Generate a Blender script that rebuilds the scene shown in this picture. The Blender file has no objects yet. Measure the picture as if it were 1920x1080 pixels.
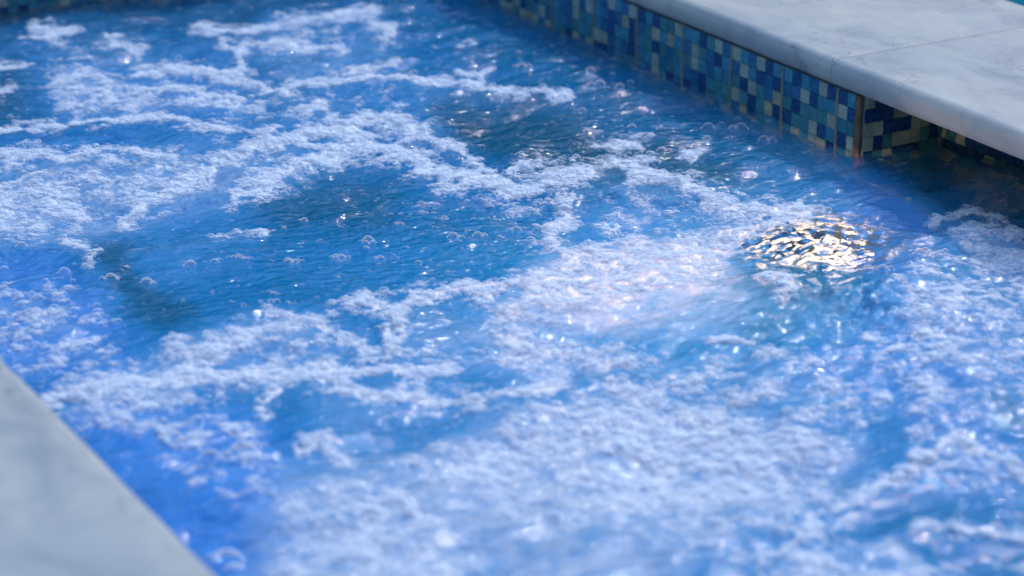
import bpy, bmesh, math, random
import numpy as np
from mathutils import Vector

# ------------------------------------------------------------------ camera
sc = bpy.context.scene
F_PX, PITCH, CAM_H, HEAD = 4575.0, math.radians(21.2), 1.37, math.radians(30.2)
fw = np.array([math.sin(HEAD)*math.cos(PITCH), math.cos(HEAD)*math.cos(PITCH), -math.sin(PITCH)])
rt = np.array([math.cos(HEAD), -math.sin(HEAD), 0.0])
up = np.cross(rt, fw)
CAM = np.array([0.0, 0.0, CAM_H])
cam = bpy.data.cameras.new('camera')
cam_o = bpy.data.objects.new('camera', cam)
sc.collection.objects.link(cam_o)
cam_o.location = (0, 0, CAM_H)
cam_o.rotation_euler = (math.pi/2 - PITCH, 0, -HEAD)
cam.sensor_width = 36.0
cam.lens = F_PX*36.0/1920.0
cam.clip_start, cam.clip_end = 0.05, 500
cam.dof.use_dof = True
cam.dof.focus_distance = 4.13
cam.dof.aperture_fstop = 2.6
cam.dof.aperture_blades = 0
sc.camera = cam_o

# ------------------------------------------------------------------ sky and sun
SUN_EL, SUN_AZ = math.radians(42), math.radians(55)      # azimuth clockwise from +Y
w = bpy.data.worlds.new('World'); sc.world = w
w.use_nodes = True
wt = w.node_tree
bg = wt.nodes['Background']
sky = wt.nodes.new('ShaderNodeTexSky')
sky.sky_type = 'NISHITA'
sky.sun_disc = False
sky.sun_elevation = SUN_EL
sky.sun_rotation = SUN_AZ
sky.air_density = 1.0
sky.dust_density = 0.3
sky.ozone_density = 1.5
wt.links.new(sky.outputs[0], bg.inputs[0])
bg.inputs[1].default_value = 0.15
sd = bpy.data.lights.new('sun', 'SUN')
sd.energy = 0.50
sd.angle = math.radians(1.5)
sd.color = (1.0, 0.95, 0.88)
so = bpy.data.objects.new('sun', sd)
sc.collection.objects.link(so)
sv = Vector((math.sin(SUN_AZ)*math.cos(SUN_EL), math.cos(SUN_AZ)*math.cos(SUN_EL), math.sin(SUN_EL)))
so.rotation_euler = sv.to_track_quat('Z', 'Y').to_euler()
so.location = sv*20
sc.view_settings.view_transform = 'Standard'
sc.view_settings.look = 'None'
sc.view_settings.gamma = 1.0
sc.view_settings.exposure = 1.65
sc.cycles.transparent_max_bounces = 40
sc.cycles.max_bounces = 8
sc.cycles.sample_clamp_indirect = 12
sc.cycles.use_denoising = True
sc.cycles.caustics_refractive = True

# ------------------------------------------------------------------ dimensions of the place (metres, water level z = 0)
XL, XR = 0.871, 2.635           # inner faces of the spa
YN, YF = 0.6, 5.06
YC = 3.296                      # recess corner in the right wall
XB = 2.83                       # back of the recess
Z_TOP, Z_BOT = 0.165, 0.117     # coping slab
Z_FLOOR = -0.85
PITCH_T = 0.0265
XO = 3.205                      # outer edge of the dividing coping

# ------------------------------------------------------------------ helpers
def at(x, y, z=0.0):
    d = fw*F_PX + rt*(x-960) + up*(540-y)
    t = (z-CAM_H)/d[2]
    return CAM + d*t

def to_px(P):
    v = P - CAM
    k = v @ fw
    return 960 + F_PX*(v @ rt)/k, 540 - F_PX*(v @ up)/k

def link(o, parent=None):
    sc.collection.objects.link(o)
    if parent: o.parent = parent
    return o

def tag(o, label=None, cat=None, group=None, kind=None):
    if label: o['label'] = label
    if cat: o['category'] = cat
    if group: o['group'] = group
    if kind: o['kind'] = kind
    return o

def empty(name, loc):
    o = bpy.data.objects.new(name, None)
    o.location = loc
    o.empty_display_size = 0.05
    return link(o)

def from_bm(name, bm, mat, parent=None, smooth=False):
    me = bpy.data.meshes.new(name)
    bm.to_mesh(me); bm.free()
    if smooth: me.polygons.foreach_set('use_smooth', [True]*len(me.polygons))
    if mat: me.materials.append(mat)
    o = bpy.data.objects.new(name, me)
    link(o)
    if parent:
        o.parent = parent
        o.location = -Vector(parent.location)
    return o

def add_box(bm, a, b):
    x0, y0, z0 = a; x1, y1, z1 = b
    v = [bm.verts.new(p) for p in ((x0,y0,z0),(x1,y0,z0),(x1,y1,z0),(x0,y1,z0),(x0,y0,z1),(x1,y0,z1),(x1,y1,z1),(x0,y1,z1))]
    return [bm.faces.new([v[i] for i in f]) for f in ((0,3,2,1),(4,5,6,7),(0,1,5,4),(1,2,6,5),(2,3,7,6),(3,0,4,7))]

def mat(name):
    m = bpy.data.materials.new(name); m.use_nodes = True
    nt = m.node_tree; nt.nodes.clear()
    return m, nt, nt.nodes.new, nt.links.new

def setin(n, **kw):
    for k, v in kw.items():
        n.inputs[k.replace('_', ' ')].default_value = v
    return n

def ramp(N, pts, interp='LINEAR'):
    r = N('ShaderNodeValToRGB'); cr = r.color_ramp; cr.interpolation = interp
    while len(cr.elements) < len(pts): cr.elements.new(0.5)
    for e, (p, c) in zip(cr.elements, pts):
        e.position = p; e.color = (*c, 1) if len(c) == 3 else c
    return r

# ------------------------------------------------------------------ numpy noise
def perlin(x, y, seed=0):
    rng = np.random.RandomState(seed)
    perm = rng.permutation(256); ang = rng.rand(256)*2*np.pi
    gx, gy = np.cos(ang), np.sin(ang)
    xi, yi = np.floor(x).astype(int), np.floor(y).astype(int)
    xf, yf = x-xi, y-yi
    u, v = xf*xf*xf*(xf*(xf*6-15)+10), yf*yf*yf*(yf*(yf*6-15)+10)
    def g(ix, iy, dx, dy):
        h = perm[(perm[ix & 255]+iy) & 255]
        return gx[h]*dx + gy[h]*dy
    a = g(xi, yi, xf, yf); b = g(xi+1, yi, xf-1, yf)
    c = g(xi, yi+1, xf, yf-1); d = g(xi+1, yi+1, xf-1, yf-1)
    return (a+(b-a)*u + ((c+(d-c)*u)-(a+(b-a)*u))*v)*1.5

def fbm(x, y, lam, octs=4, seed=0, gain=0.5):
    s = 0; a = 1.0; t = 0
    for k in range(octs):
        s = s + a*perlin(x/lam*2**k+17.3*k, y/lam*2**k-9.1*k, seed+k); t += a; a *= gain
    return s/t

# ------------------------------------------------------------------ foam / aeration maps over the water plane
# Outlines read off the water surface, drawn in a plan raster of the pool seen along the camera heading
RW, RH = 1100, 720          # covers px -280..1920+280 , -180..1260 at half size
OX, OY = 280, 180
gy_, gx_ = np.mgrid[0:RH, 0:RW]
PX_ = gx_*2.255 - OX
PY_ = gy_*2.0 - OY

def blur(a, s):
    s = max(s/2.0, 0.6)
    r = int(3*s)+1
    k = np.exp(-0.5*(np.arange(-r, r+1)/s)**2); k /= k.sum()
    n = a.shape
    fy = np.fft.rfft(np.pad(a, ((r, r), (0, 0)), mode='edge'), axis=0)
    a = np.fft.irfft(fy*np.fft.rfft(np.roll(np.pad(k, (0, n[0]+2*r-len(k))), -r))[:, None], n=n[0]+2*r, axis=0)[r:-r]
    fx = np.fft.rfft(np.pad(a, ((0, 0), (r, r)), mode='edge'), axis=1)
    a = np.fft.irfft(fx*np.fft.rfft(np.roll(np.pad(k, (0, n[1]+2*r-len(k))), -r))[None, :], n=n[1]+2*r, axis=1)[:, r:-r]
    return a

def poly_mask(pts):
    m = np.zeros((RH, RW), bool)
    n = len(pts)
    for i in range(n):
        x0, y0 = pts[i]; x1, y1 = pts[(i+1) % n]
        if y0 == y1: continue
        c = ((PY_ < y0) != (PY_ < y1)) & (PX_ < (x1-x0)*(PY_-y0)/(y1-y0)+x0)
        m ^= c
    return m.astype(float)

def stroke(pts, hw):
    d = np.full((RH, RW), 1e9)
    for (x0, y0), (x1, y1) in zip(pts[:-1], pts[1:]):
        dx, dy = x1-x0, (y1-y0)
        L = dx*dx+dy*dy+1e-6
        t = np.clip(((PX_-x0)*dx+(PY_-y0)*dy)/L, 0, 1)
        d = np.minimum(d, np.hypot(PX_-x0-t*dx, PY_-y0-t*dy))
    return np.exp(-(d/hw)**2*0.9)

FOAM = np.zeros((RH, RW)); AER = np.zeros((RH, RW)); TINT = np.zeros((RH, RW))
def put(M, A, v): np.maximum(M, A*v, out=M)
# areas:  (value, softness px, outline)
FOAM_AREAS = [
 (.62, 14, [(80,130),(150,118),(250,148),(330,165),(430,182),(440,200),(350,205),(300,222),(180,225),(95,215)]),
 (.52, 18, [(-300,300),(0,300),(120,310),(240,285),(480,280),(420,350),(300,400),(230,405),(120,440),(0,455),(-300,440)]),
 (.72, 12, [(-300,320),(0,320),(140,330),(200,370),(150,410),(0,440),(-300,440)]),
 (.55, 16, [(430,75),(560,62),(680,52),(700,80),(560,105),(450,110)]),
 (.70, 10, [(480,35),(600,28),(695,14),(685,48),(600,58),(500,64)]),
 (.78, 14, [(1060,455),(1150,432),(1300,428),(1400,395),(1500,398),(1440,440),(1370,485),(1330,525),(1200,560),(1050,600),(960,585),(940,545),(1010,500)]),
 (.45, 16, [(1100,370),(1300,380),(1420,400),(1400,430),(1200,440),(1080,430)]),
 (.70, 14, [(150,740),(260,680),(350,640),(430,602),(520,588),(640,600),(600,640),(480,660),(430,700),(300,745)]),
 (.50, 18, [(400,650),(560,610),(690,640),(640,700),(480,720)]),
 (.50, 40, [(80,760),(150,722),(260,640),(150,520),(-100,480),(-100,700),(0,700)]),
 (.82, 16, [(90,765),(220,728),(400,735),(330,790),(180,800),(110,790)]),
 (.62, 16, [(900,560),(1010,590),(1180,640),(1260,680),(1100,720),(930,690),(900,640)]),
 (.66, 34, [(770,810),(900,790),(1000,765),(1060,690),(1250,690),(1420,720),(1560,800),(1640,850),(1560,910),(1400,985),(1200,1010),(1000,1000),(860,960),(760,900),(720,860)]),
 (.62, 34, [(480,890),(560,920),(700,880),(850,950),(930,1080),(900,1300),(470,1300),(500,1020)]),
 (.52, 30, [(1040,660),(1250,650),(1450,665),(1630,690),(1650,760),(1560,800),(1300,760),(1060,720)]),
 (.60, 12, [(1770,440),(1820,392),(1880,402),(1925,450),(2100,560),(2100,620),(1930,600),(1860,505),(1780,480)]),
 (.52, 18, [(1660,600),(1720,500),(1800,495),(1900,560),(1960,700),(1800,770),(1690,720)]),
 (.55, 24, [(1380,900),(1520,860),(1620,840),(1700,820),(1560,960),(1440,1060),(1250,1060)]),
 (.60, 20, [(1250,1300),(1400,1040),(1560,1020),(1660,1000),(1800,1055),(1870,1100),(1900,1300)]),
 (.60, 14, [(1700,830),(1800,820),(1920,850),(2100,900),(2100,990),(1930,910),(1820,880),(1700,900)]),
]
FOAM_AREAS += [
 (.40, 30, [(60,560),(300,660),(250,740),(500,760),(600,900),(460,1000),(300,900),(60,730),(-200,600)]),
 (.40, 24, [(1240,560),(1500,600),(1700,560),(1760,800),(1500,860),(1240,700)]),
 (.42, 30, [(1640,480),(1960,420),(2100,900),(1900,1000),(1640,900)]),
 (.40, 30, [(700,600),(1000,580),(1100,700),(760,760)]),
 (.34, 24, [(40,60),(420,90),(640,150),(900,150),(860,240),(500,260),(60,230)]),
 (.36, 20, [(1120,320),(1600,360),(1660,520),(1440,480),(1060,430)]),
]
FOAM_BANDS = [   # (value, half width, points)
 (.90, 9, [(-200,245),(0,236),(100,233),(200,229),(300,229),(350,243),(420,250)]),
 (.90, 11, [(-200,300),(0,290),(70,290),(130,300),(200,287),(260,292),(330,300)]),
 (.95, 12, [(225,402),(300,370),(360,335),(420,292),(500,280),(570,272)]),
 (1.0, 17, [(452,368),(500,336),(560,302),(620,284),(700,272),(780,302),(850,326),(930,338),(960,358),(1010,348),(1060,325),(1105,322)]),
 (.95, 15, [(560,268),(620,248),(700,232),(740,234),(800,246)]),
 (.85, 9, [(830,266),(862,270),(870,292),(905,312),(935,332)]),
 (.85, 10, [(960,315),(1010,305),(1050,320)]),
 (.98, 14, [(1150,302),(1185,305),(1200,330),(1260,350),(1320,370),(1380,385),(1450,395),(1510,395)]),
 (.9, 15, [(1160,272),(1190,280)]), (.85, 9, [(1115,268),(1150,275)]), (.8, 9, [(1290,290),(1310,286),(1300,303)]),
 (.8, 7, [(1210,303),(1240,306)]),
 (.9, 20, [(1060,380),(1065,400),(1040,415),(1030,440),(1050,475)]),
 (.85, 12, [(1500,380),(1480,410),(1380,430),(1300,460)]),
 (.92, 13, [(635,578),(690,572),(725,585),(758,622),(748,655),(715,625)]),
 (.95, 12, [(740,580),(800,558),(870,548),(910,556)]),
 (.9, 14, [(925,545),(980,532),(1010,550),(950,590)]),
 (.95, 17, [(90,765),(200,732),(400,715),(600,712),(760,690),(830,668)]),
 (.85, 14, [(640,745),(760,742),(900,748),(1000,735),(1060,700)]),
 (.85, 10, [(500,592),(560,598),(640,640),(700,650)]),
 (.9, 13, [(1440,1060),(1530,975),(1620,920),(1720,862),(1790,830),(1860,845),(1930,890)]),
 (.85, 10, [(1720,985),(1850,992),(2050,985)]),
 (.85, 10, [(1830,1040),(1880,1060),(2000,1060)]),
 (.85, 9, [(365,48),(400,62),(470,62),(520,45),(620,38),(700,18)]),
 (.85, 9, [(425,88),(445,105),(440,125)]), (.85, 9, [(445,105),(465,80),(540,88),(640,95)]),
 (.65, 14, [(700,60),(735,60),(720,85)]), 
 (.98, 7, [(540,158),(620,160),(700,160),(790,163),(860,163),(900,172),(940,181),(992,185)]),
 (.75, 8, [(560,152),(640,138),(740,132)]), (.8, 7, [(870,143),(915,140),(905,165)]),
 (.95, 8, [(1012,174),(1035,186),(1062,190)]),
 (.85, 6, [(868,97),(890,92)]),
 (.8, 9, [(188,72),(215,88),(262,100)]),
 (.75, 10, [(60,60),(100,62),(140,62)]), (.7, 12, [(65,75),(95,78)]),
 (.75, 10, [(-200,120),(0,125),(50,128)]), (.7, 10, [(20,175),(-100,180)]),
 (.85, 12, [(260,130),(330,128),(400,132),(470,150)]),
 (.8, 10, [(420,140),(480,155),(540,180)]), (.8, 14, [(570,215),(600,205),(610,225)]),
 (.8, 11, [(290,165),(360,170),(430,190)]),
 (.8, 10, [(330,190),(400,195),(440,205)]),
 (.7, 6, [(460,218),(500,212)]),
 (.7, 8, [(380,255),(450,248),(520,250)]),
 (.7, 7, [(1750,405),(1800,385),(1860,395),(1930,450)]),
 (.7, 14, [(1430,540),(1470,530),(1490,545),(1460,560)]),
 (.75, 10, [(1340,645),(1400,650)]), (.7, 7, [(1380,530),(1400,525)]),
 (.75, 12, [(500,790),(490,770),(520,745)]), (.8, 14, [(470,820),(440,815)]), (.8, 16, [(560,850),(600,830),(640,870)]),
 (.8, 9, [(300,830),(325,845)]), (.8, 9, [(450,870),(470,890)]),
 (.7, 7, [(415,450),(440,440),(490,445)]), (.6, 10, [(120,440),(180,470),(170,500)]),
]
FOAM_HOLES = [   # (amount, softness, outline): open water
 (1.0, 8, [(215,560),(330,490),(500,440),(560,370),(700,320),(820,345),(930,370),(1020,400),(1010,470),(920,520),(780,545),(640,565),(520,575),(400,600),(310,640),(250,620)]),
 (.95, 12, [(800,190),(1000,200),(1120,250),(1100,300),(950,305),(880,280),(820,230)]),
 (.7, 10, [(740,260),(800,275),(860,305),(830,315),(770,290)]),
 (.9, 10, [(0,262),(60,258),(150,262),(240,270),(150,288),(90,286),(0,280)]),
 (.7, 10, [(120,420),(230,430),(300,500),(260,540),(180,480)]),
 (.8, 10, [(340,150),(400,160),(380,172),(330,168)]),
 (.9, 12, [(1240,600),(1400,570),(1560,620),(1640,650),(1500,660),(1340,660),(1250,650)]),
 (.9, 10, [(1400,430),(1560,400),(1660,480),(1620,530),(1500,540),(1380,500)]),
 (.7, 14, [(780,700),(850,690),(960,690),(1010,715),(900,735),(790,735)]),
 (.6, 16, [(770,620),(860,585),(930,600),(880,660),(790,680)]),
 (.8, 14, [(560,780),(700,760),(800,780),(720,850),(640,870),(600,830)]),
 (.5, 16, [(500,780),(560,770),(560,900),(500,880)]),
 (.8, 12, [(640,770),(760,775),(760,800),(660,830)]),
 (.8, 14, [(790,915),(850,910),(860,960),(810,970)]),
 (.7, 16, [(1530,820),(1700,800),(1700,860),(1620,900),(1540,870)]),
 (.9, 16, [(1680,950),(1800,900),(1930,930),(2000,970),(1800,975),(1640,990)]),
 (.9, 14, [(1660,1010),(1800,1005),(1930,1010),(1930,1045),(1850,1030),(1800,1050)]),
 (.8, 14, [(1830,780),(1920,760),(1930,850),(1860,820)]),
 (.6, 20, [(880,1030),(1200,1040),(1200,1200),(880,1200)]),
]
AER_AREAS = [
 (.70, 30, [(1180,540),(1420,520),(1460,600),(1380,640),(1200,640)]),
 (.40, 40, [(-300,470),(100,450),(260,640),(100,760),(-300,700)]),
 (.30, 40, [(90,760),(520,790),(520,1300),(300,1300)]),
 (.45, 30, [(60,110),(300,130),(600,150),(1000,170),(800,200),(560,260),(200,240),(60,220)]),
 (.75, 26, [(110,140),(220,140),(290,190),(260,220),(120,220)]),
 (.55, 30, [(440,60),(700,50),(760,140),(900,180),(600,180),(440,130)]),
 (.80, 30, [(-300,300),(100,290),(480,270),(700,260),(560,310),(420,390),(250,420),(130,450),(-300,480)]),
 (.30, 24, [(250,430),(450,400),(480,460),(330,540),(260,520)]),
 (.85, 24, [(1050,455),(1200,440),(1400,430),(1400,560),(1240,640),(1000,640),(900,600),(960,520)]),
 (.60, 24, [(740,600),(900,570),(1100,600),(1250,660),(1100,760),(860,680),(760,690)]),
 (.55, 24, [(350,650),(560,600),(700,650),(640,720),(300,750)]),
 (.5, 30, [(560,740),(900,690),(1000,740),(800,800),(560,880)]),
 (.95, 40, [(460,900),(760,830),(1000,740),(1400,740),(1680,840),(1560,960),(1300,1060),(1200,1300),(460,1300)]),
 (.45, 30, [(1600,560),(1900,480),(2100,600),(2000,900),(1700,900)]),
 (.35, 20, [(1380,540),(1600,540),(1700,620),(1640,700),(1400,640)]),
 (.12, 30, [(560,470),(800,470),(1000,400),(1000,500),(800,560),(560,580)]),
]
# tint: 0 azure, -1 dark teal, +1 violet blue
TINT_AREAS = [
 (.8, 30, [(-300,480),(60,450),(170,520),(280,640),(100,760),(-300,700)]),
 (1.0, 30, [(90,760),(330,780),(520,790),(560,1000),(560,1300),(300,1300)]),
 (.6, 20, [(240,160),(440,150),(460,230),(250,230)]),
 (.5, 20, [(0,250),(240,260),(240,290),(0,290)]),
 (.8, 16, [(1600,330),(1680,340),(1780,420),(1700,560),(1560,480)]),
 (.5, 30, [(1500,600),(1900,600),(1900,900),(1500,700)]),
]
TINT_DARK = [
 (.9, 24, [(-200,150),(40,140),(80,200),(60,225),(-200,225)]),
 (1.0, 20, [(790,190),(1000,195),(1150,260),(1300,290),(1400,330),(1300,370),(1100,350),(950,310),(830,240)]),
 (.5, 50, [(880,0),(1100,60),(1450,230),(1550,320),(1400,330),(1100,220),(900,120)]),
 (.9, 16, [(150,430),(230,440),(260,520),(380,590),(300,635),(220,590),(200,520)]),
 (.7, 20, [(480,355),(640,320),(760,340),(740,420),(560,440),(470,400)]),
 (.8, 16, [(1320,480),(1600,540),(1600,570),(1480,600),(1300,560)]),
 (.6, 20, [(1380,590),(1600,620),(1640,650),(1400,650)]),
 (.8, 16, [(1820,760),(1940,750),(1940,850)]),
 (.5, 20, [(430,130),(620,120),(540,200),(420,190)]),
 (.7, 14, [(430,20),(480,20),(480,75),(440,70)]),
]
for v, s, p in FOAM_AREAS:
    a_ = blur(poly_mask(p), s*1.3)
    put(FOAM, a_, v*.84); put(AER, a_, min(.92, v*1.1))
for v, s, p in FOAM_HOLES:
    a_ = 1-v*blur(poly_mask(p), s)
    FOAM *= a_; AER *= .25+.75*a_
for v, hw, p in FOAM_BANDS: put(FOAM, np.maximum(stroke(p, hw*.8), .50*stroke(p, hw*2.3)), v)
for v, s, p in AER_AREAS: put(AER, blur(poly_mask(p), s), v)
lampclr = blur(poly_mask([(1400,440),(1450,400),(1560,390),(1640,450),(1640,510),(1560,530),(1460,510)]), 12)
AER *= 1-lampclr
for v, s, p in TINT_AREAS: put(TINT, blur(poly_mask(p), s), v)
for v, s, p in TINT_DARK: TINT -= v*blur(poly_mask(p), s)
AER = np.clip(AER*.95, 0, 1)

def sample(M, x, y):
    u = np.clip((x+OX)/2.255, 0, RW-1.001); v = np.clip((y+OY)/2.0, 0, RH-1.001)
    i, j = u.astype(int), v.astype(int); a, b = u-i, v-j
    return (M[j, i]*(1-a)+M[j, i+1]*a)*(1-b) + (M[j+1, i]*(1-a)+M[j+1, i+1]*a)*b

def fields(X, Y):
    """foam density, aeration, tint and height of the water at world X, Y (arrays)"""
    P = np.stack([X, Y, np.zeros_like(X)], -1)
    wx = fbm(X, Y, .09, 4, 11, .7)*.034; wy = fbm(X, Y, .09, 4, 29, .7)*.034
    x, y = to_px(P + np.stack([wx, wy, 0*wx], -1))
    inside = ((x > -270) & (x < 2180) & (y > -170) & (y < 1250)).astype(float)
    fo = sample(FOAM, x, y); ae = sample(AER, x, y); ti = sample(TINT, x, y)
    gen = np.clip(fbm(X, Y, .35, 4, 77)*2+.25, 0, 1)
    fo = fo*inside + gen*.8*(1-inside); ae = ae*inside + gen*.6*(1-inside)
    # filament streaks break the density up
    n1 = fbm(X, Y, .05, 4, 41, .6)
    n2 = 1-np.abs(fbm(X*1.0, Y*1.0, .11, 3, 53))*3.2
    sp = np.clip(fo + .80*n1*np.clip(fo*3, 0, 1)*(1-.35*np.clip(fo, 0, 1)) + .16*(n2-.3)*np.clip(fo*2, 0, 1), 0, 1.2)
    # swells, chop
    h = .022*fbm(X+.3*Y, Y, .55, 2, 5) + .020*fbm(X, Y*1.5, .17, 3, 8) + .0017*fbm(X, Y, .040, 3, 19)
    calm = sample(CALM, x, y)
    h = h*(1-.55*calm) + .0016*calm*fbm(X*.8, Y*1.5, .030, 2, 23)
    h = h + .005*np.clip(sp-.45, 0, .6)
    # little swirl rings around the upwelling in the open blue
    c = at(820, 440); r = np.hypot(X-c[0], Y-c[1])
    h = h + .0013*np.sin(r*2*np.pi/.030+fbm(X, Y, .09, 3, 63)*14)*np.exp(-((r-.10)/.10)**2)*np.clip(.5+2*fbm(X, Y, .12, 2, 64), 0, 1)
    g_ = np.exp(-((X-2.16)/.12)**2-((Y-2.72)/.12)**2)
    h = h + .026*g_*fbm(X, Y*1.4, .050, 3, 171)
    lr_ = np.hypot(X-2.308, Y-2.98)
    h = h + (.010*fbm(X, Y*1.3, .030, 3, 71)+.010*fbm(X, Y, .09, 2, 72))*np.exp(-(lr_/.13)**2)
    wall = np.clip(np.minimum(np.minimum(X-XL, YF-Y)/.12, np.where(Y > YC, (XR-X)/.12, 1)), 0.15, 1)
    return sp, ae, ti, h*wall

CALM = blur(poly_mask([(215,560),(330,490),(520,430),(760,420),(1020,400),(1000,480),(800,545),(400,600),(310,640)]), 20)
CALM = np.maximum(CALM, blur(poly_mask([(900,0),(1500,250),(1920,300),(1920,400),(1500,330),(1150,260),(800,180)]), 30)*.6)

# ------------------------------------------------------------------ materials
def m_stone():
    m, nt, N, L = mat('cream_stone')
    out = N('ShaderNodeOutputMaterial'); b = N('ShaderNodeBsdfPrincipled')
    tc = N('ShaderNodeTexCoord')
    n1 = setin(N('ShaderNodeTexNoise'), Scale=5.0, Detail=9.0, Roughness=0.62, Distortion=0.6)
    n2 = setin(N('ShaderNodeTexNoise'), Scale=1.6, Detail=4.0, Roughness=0.5)
    n3 = setin(N('ShaderNodeTexNoise'), Scale=160.0, Detail=3.0)
    mp = N('ShaderNodeMapping'); mp.inputs['Scale'].default_value = (1.3, .8, 1)
    L(tc.outputs['Object'], mp.inputs[0])
    n1.inputs['Scale'].default_value = 7.0
    for n in (n1, n2): L(mp.outputs[0], n.inputs['Vector'])
    L(tc.outputs['Object'], n3.inputs['Vector'])
    r1 = ramp(N, [(.33, (.29, .305, .30)), (.46, (.40, .395, .365)), (.56, (.455, .445, .385)), (.68, (.52, .50, .42))])
    r2 = ramp(N, [(.35, (.80, .86, .96)), (.65, (1, 1, .98))])
    L(n1.outputs[0], r1.inputs[0]); L(n2.outputs[0], r2.inputs[0])
    mx = N('ShaderNodeMix'); mx.data_type = 'RGBA'; mx.blend_type = 'MULTIPLY'; mx.inputs[0].default_value = 1
    L(r1.outputs[0], mx.inputs[6]); L(r2.outputs[0], mx.inputs[7])
    # hairline cracks and veins
    vo = N('ShaderNodeTexVoronoi'); vo.feature = 'DISTANCE_TO_EDGE'; vo.inputs['Scale'].default_value = 4.5
    nd = setin(N('ShaderNodeTexNoise'), Scale=14.0, Detail=5.0)
    L(tc.outputs['Object'], nd.inputs['Vector'])
    ad = N('ShaderNodeMix'); ad.data_type = 'RGBA'; ad.blend_type = 'LINEAR_LIGHT'; ad.inputs[0].default_value = .12
    L(tc.outputs['Object'], ad.inputs[6]); L(nd.outputs['Color'], ad.inputs[7]); L(ad.outputs[2], vo.inputs['Vector'])
    rv = ramp(N, [(.0, (.50, .53, .58)), (.014, (1, 1, 1))])
    L(vo.outputs['Distance'], rv.inputs[0])
    n4 = setin(N('ShaderNodeTexNoise'), Scale=3.0, Detail=2.0)
    L(tc.outputs['Object'], n4.inputs['Vector'])
    r4 = ramp(N, [(.44, (0, 0, 0)), (.56, (1, 1, 1))]); L(n4.outputs[0], r4.inputs[0])
    mv = N('ShaderNodeMix'); mv.data_type = 'RGBA'; mv.blend_type = 'MULTIPLY'
    L(r4.outputs[0], mv.inputs[0]); L(mx.outputs[2], mv.inputs[6]); L(rv.outputs[0], mv.inputs[7])
    L(mv.outputs[2], b.inputs['Base Color'])
    b.inputs['Roughness'].default_value = .55
    bp = setin(N('ShaderNodeBump'), Strength=.25, Distance=.002)
    ma = N('ShaderNodeMath'); ma.operation = 'MULTIPLY_ADD'; ma.inputs[1].default_value = .25
    L(n3.outputs[0], ma.inputs[0]); L(n1.outputs[0], ma.inputs[2]); L(ma.outputs[0], bp.inputs['Height'])
    L(bp.outputs[0], b.inputs['Normal']); L(b.outputs[0], out.inputs[0])
    return m

def m_tile():
    m, nt, N, L = mat('glass_mosaic')
    out = N('ShaderNodeOutputMaterial'); b = N('ShaderNodeBsdfPrincipled')
    at_ = N('ShaderNodeAttribute'); at_.attribute_name = 'tile_color'
    tc = N('ShaderNodeTexCoord')
    n = setin(N('ShaderNodeTexNoise'), Scale=70.0, Detail=5.0, Roughness=.65)
    L(tc.outputs['Object'], n.inputs['Vector'])
    r = ramp(N, [(.3, (.8, .8, .8)), (.7, (1.08, 1.08, 1.06))]); L(n.outputs[0], r.inputs[0])
    mx = N('ShaderNodeMix'); mx.data_type = 'RGBA'; mx.blend_type = 'MULTIPLY'; mx.inputs[0].default_value = 1
    L(at_.outputs['Color'], mx.inputs[6]); L(r.outputs[0], mx.inputs[7])
    L(mx.outputs[2], b.inputs['Base Color'])
    rr = ramp(N, [(.3, (.12,)*3), (.7, (.38,)*3)]); L(n.outputs[0], rr.inputs[0])
    L(rr.outputs[0], b.inputs['Roughness'])
    L(b.outputs[0], out.inputs[0])
    return m

def m_plain(name, col, rough=.8, noise=.25, scale=30):
    m, nt, N, L = mat(name)
    out = N('ShaderNodeOutputMaterial'); b = N('ShaderNodeBsdfPrincipled')
    tc = N('ShaderNodeTexCoord')
    n = setin(N('ShaderNodeTexNoise'), Scale=float(scale), Detail=6.0, Roughness=.65)
    L(tc.outputs['Object'], n.inputs['Vector'])
    r = ramp(N, [(.3, tuple(c*(1-noise) for c in col)), (.7, tuple(min(1, c*(1+noise)) for c in col))])
    L(n.outputs[0], r.inputs[0]); L(r.outputs[0], b.inputs['Base Color'])
    b.inputs['Roughness'].default_value = rough
    bp = setin(N('ShaderNodeBump'), Strength=.3, Distance=.001)
    L(n.outputs[0], bp.inputs['Height']); L(bp.outputs[0], b.inputs['Normal'])
    L(b.outputs[0], out.inputs[0])
    return m

def m_mosaic_floor():
    m, nt, N, L = mat('blue_floor_mosaic')
    out = N('ShaderNodeOutputMaterial'); b = N('ShaderNodeBsdfPrincipled')
    tc = N('ShaderNodeTexCoord')
    vo = N('ShaderNodeTexVoronoi'); vo.inputs['Scale'].default_value = 1/.0265; vo.inputs['Randomness'].default_value = 0
    L(tc.outputs['Object'], vo.inputs['Vector'])
    sx = N('ShaderNodeSeparateColor'); L(vo.outputs['Color'], sx.inputs[0])
    r = ramp(N, [(0, (.01, .12, .42)), (.35, (.015, .2, .5)), (.7, (.02, .3, .55)), (.9, (.2, .45, .55))], 'CONSTANT')
    L(sx.outputs[0], r.inputs[0]); L(r.outputs[0], b.inputs['Base Color'])
    b.inputs['Roughness'].default_value = .4
    L(b.outputs[0], out.inputs[0])
    return m

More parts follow.
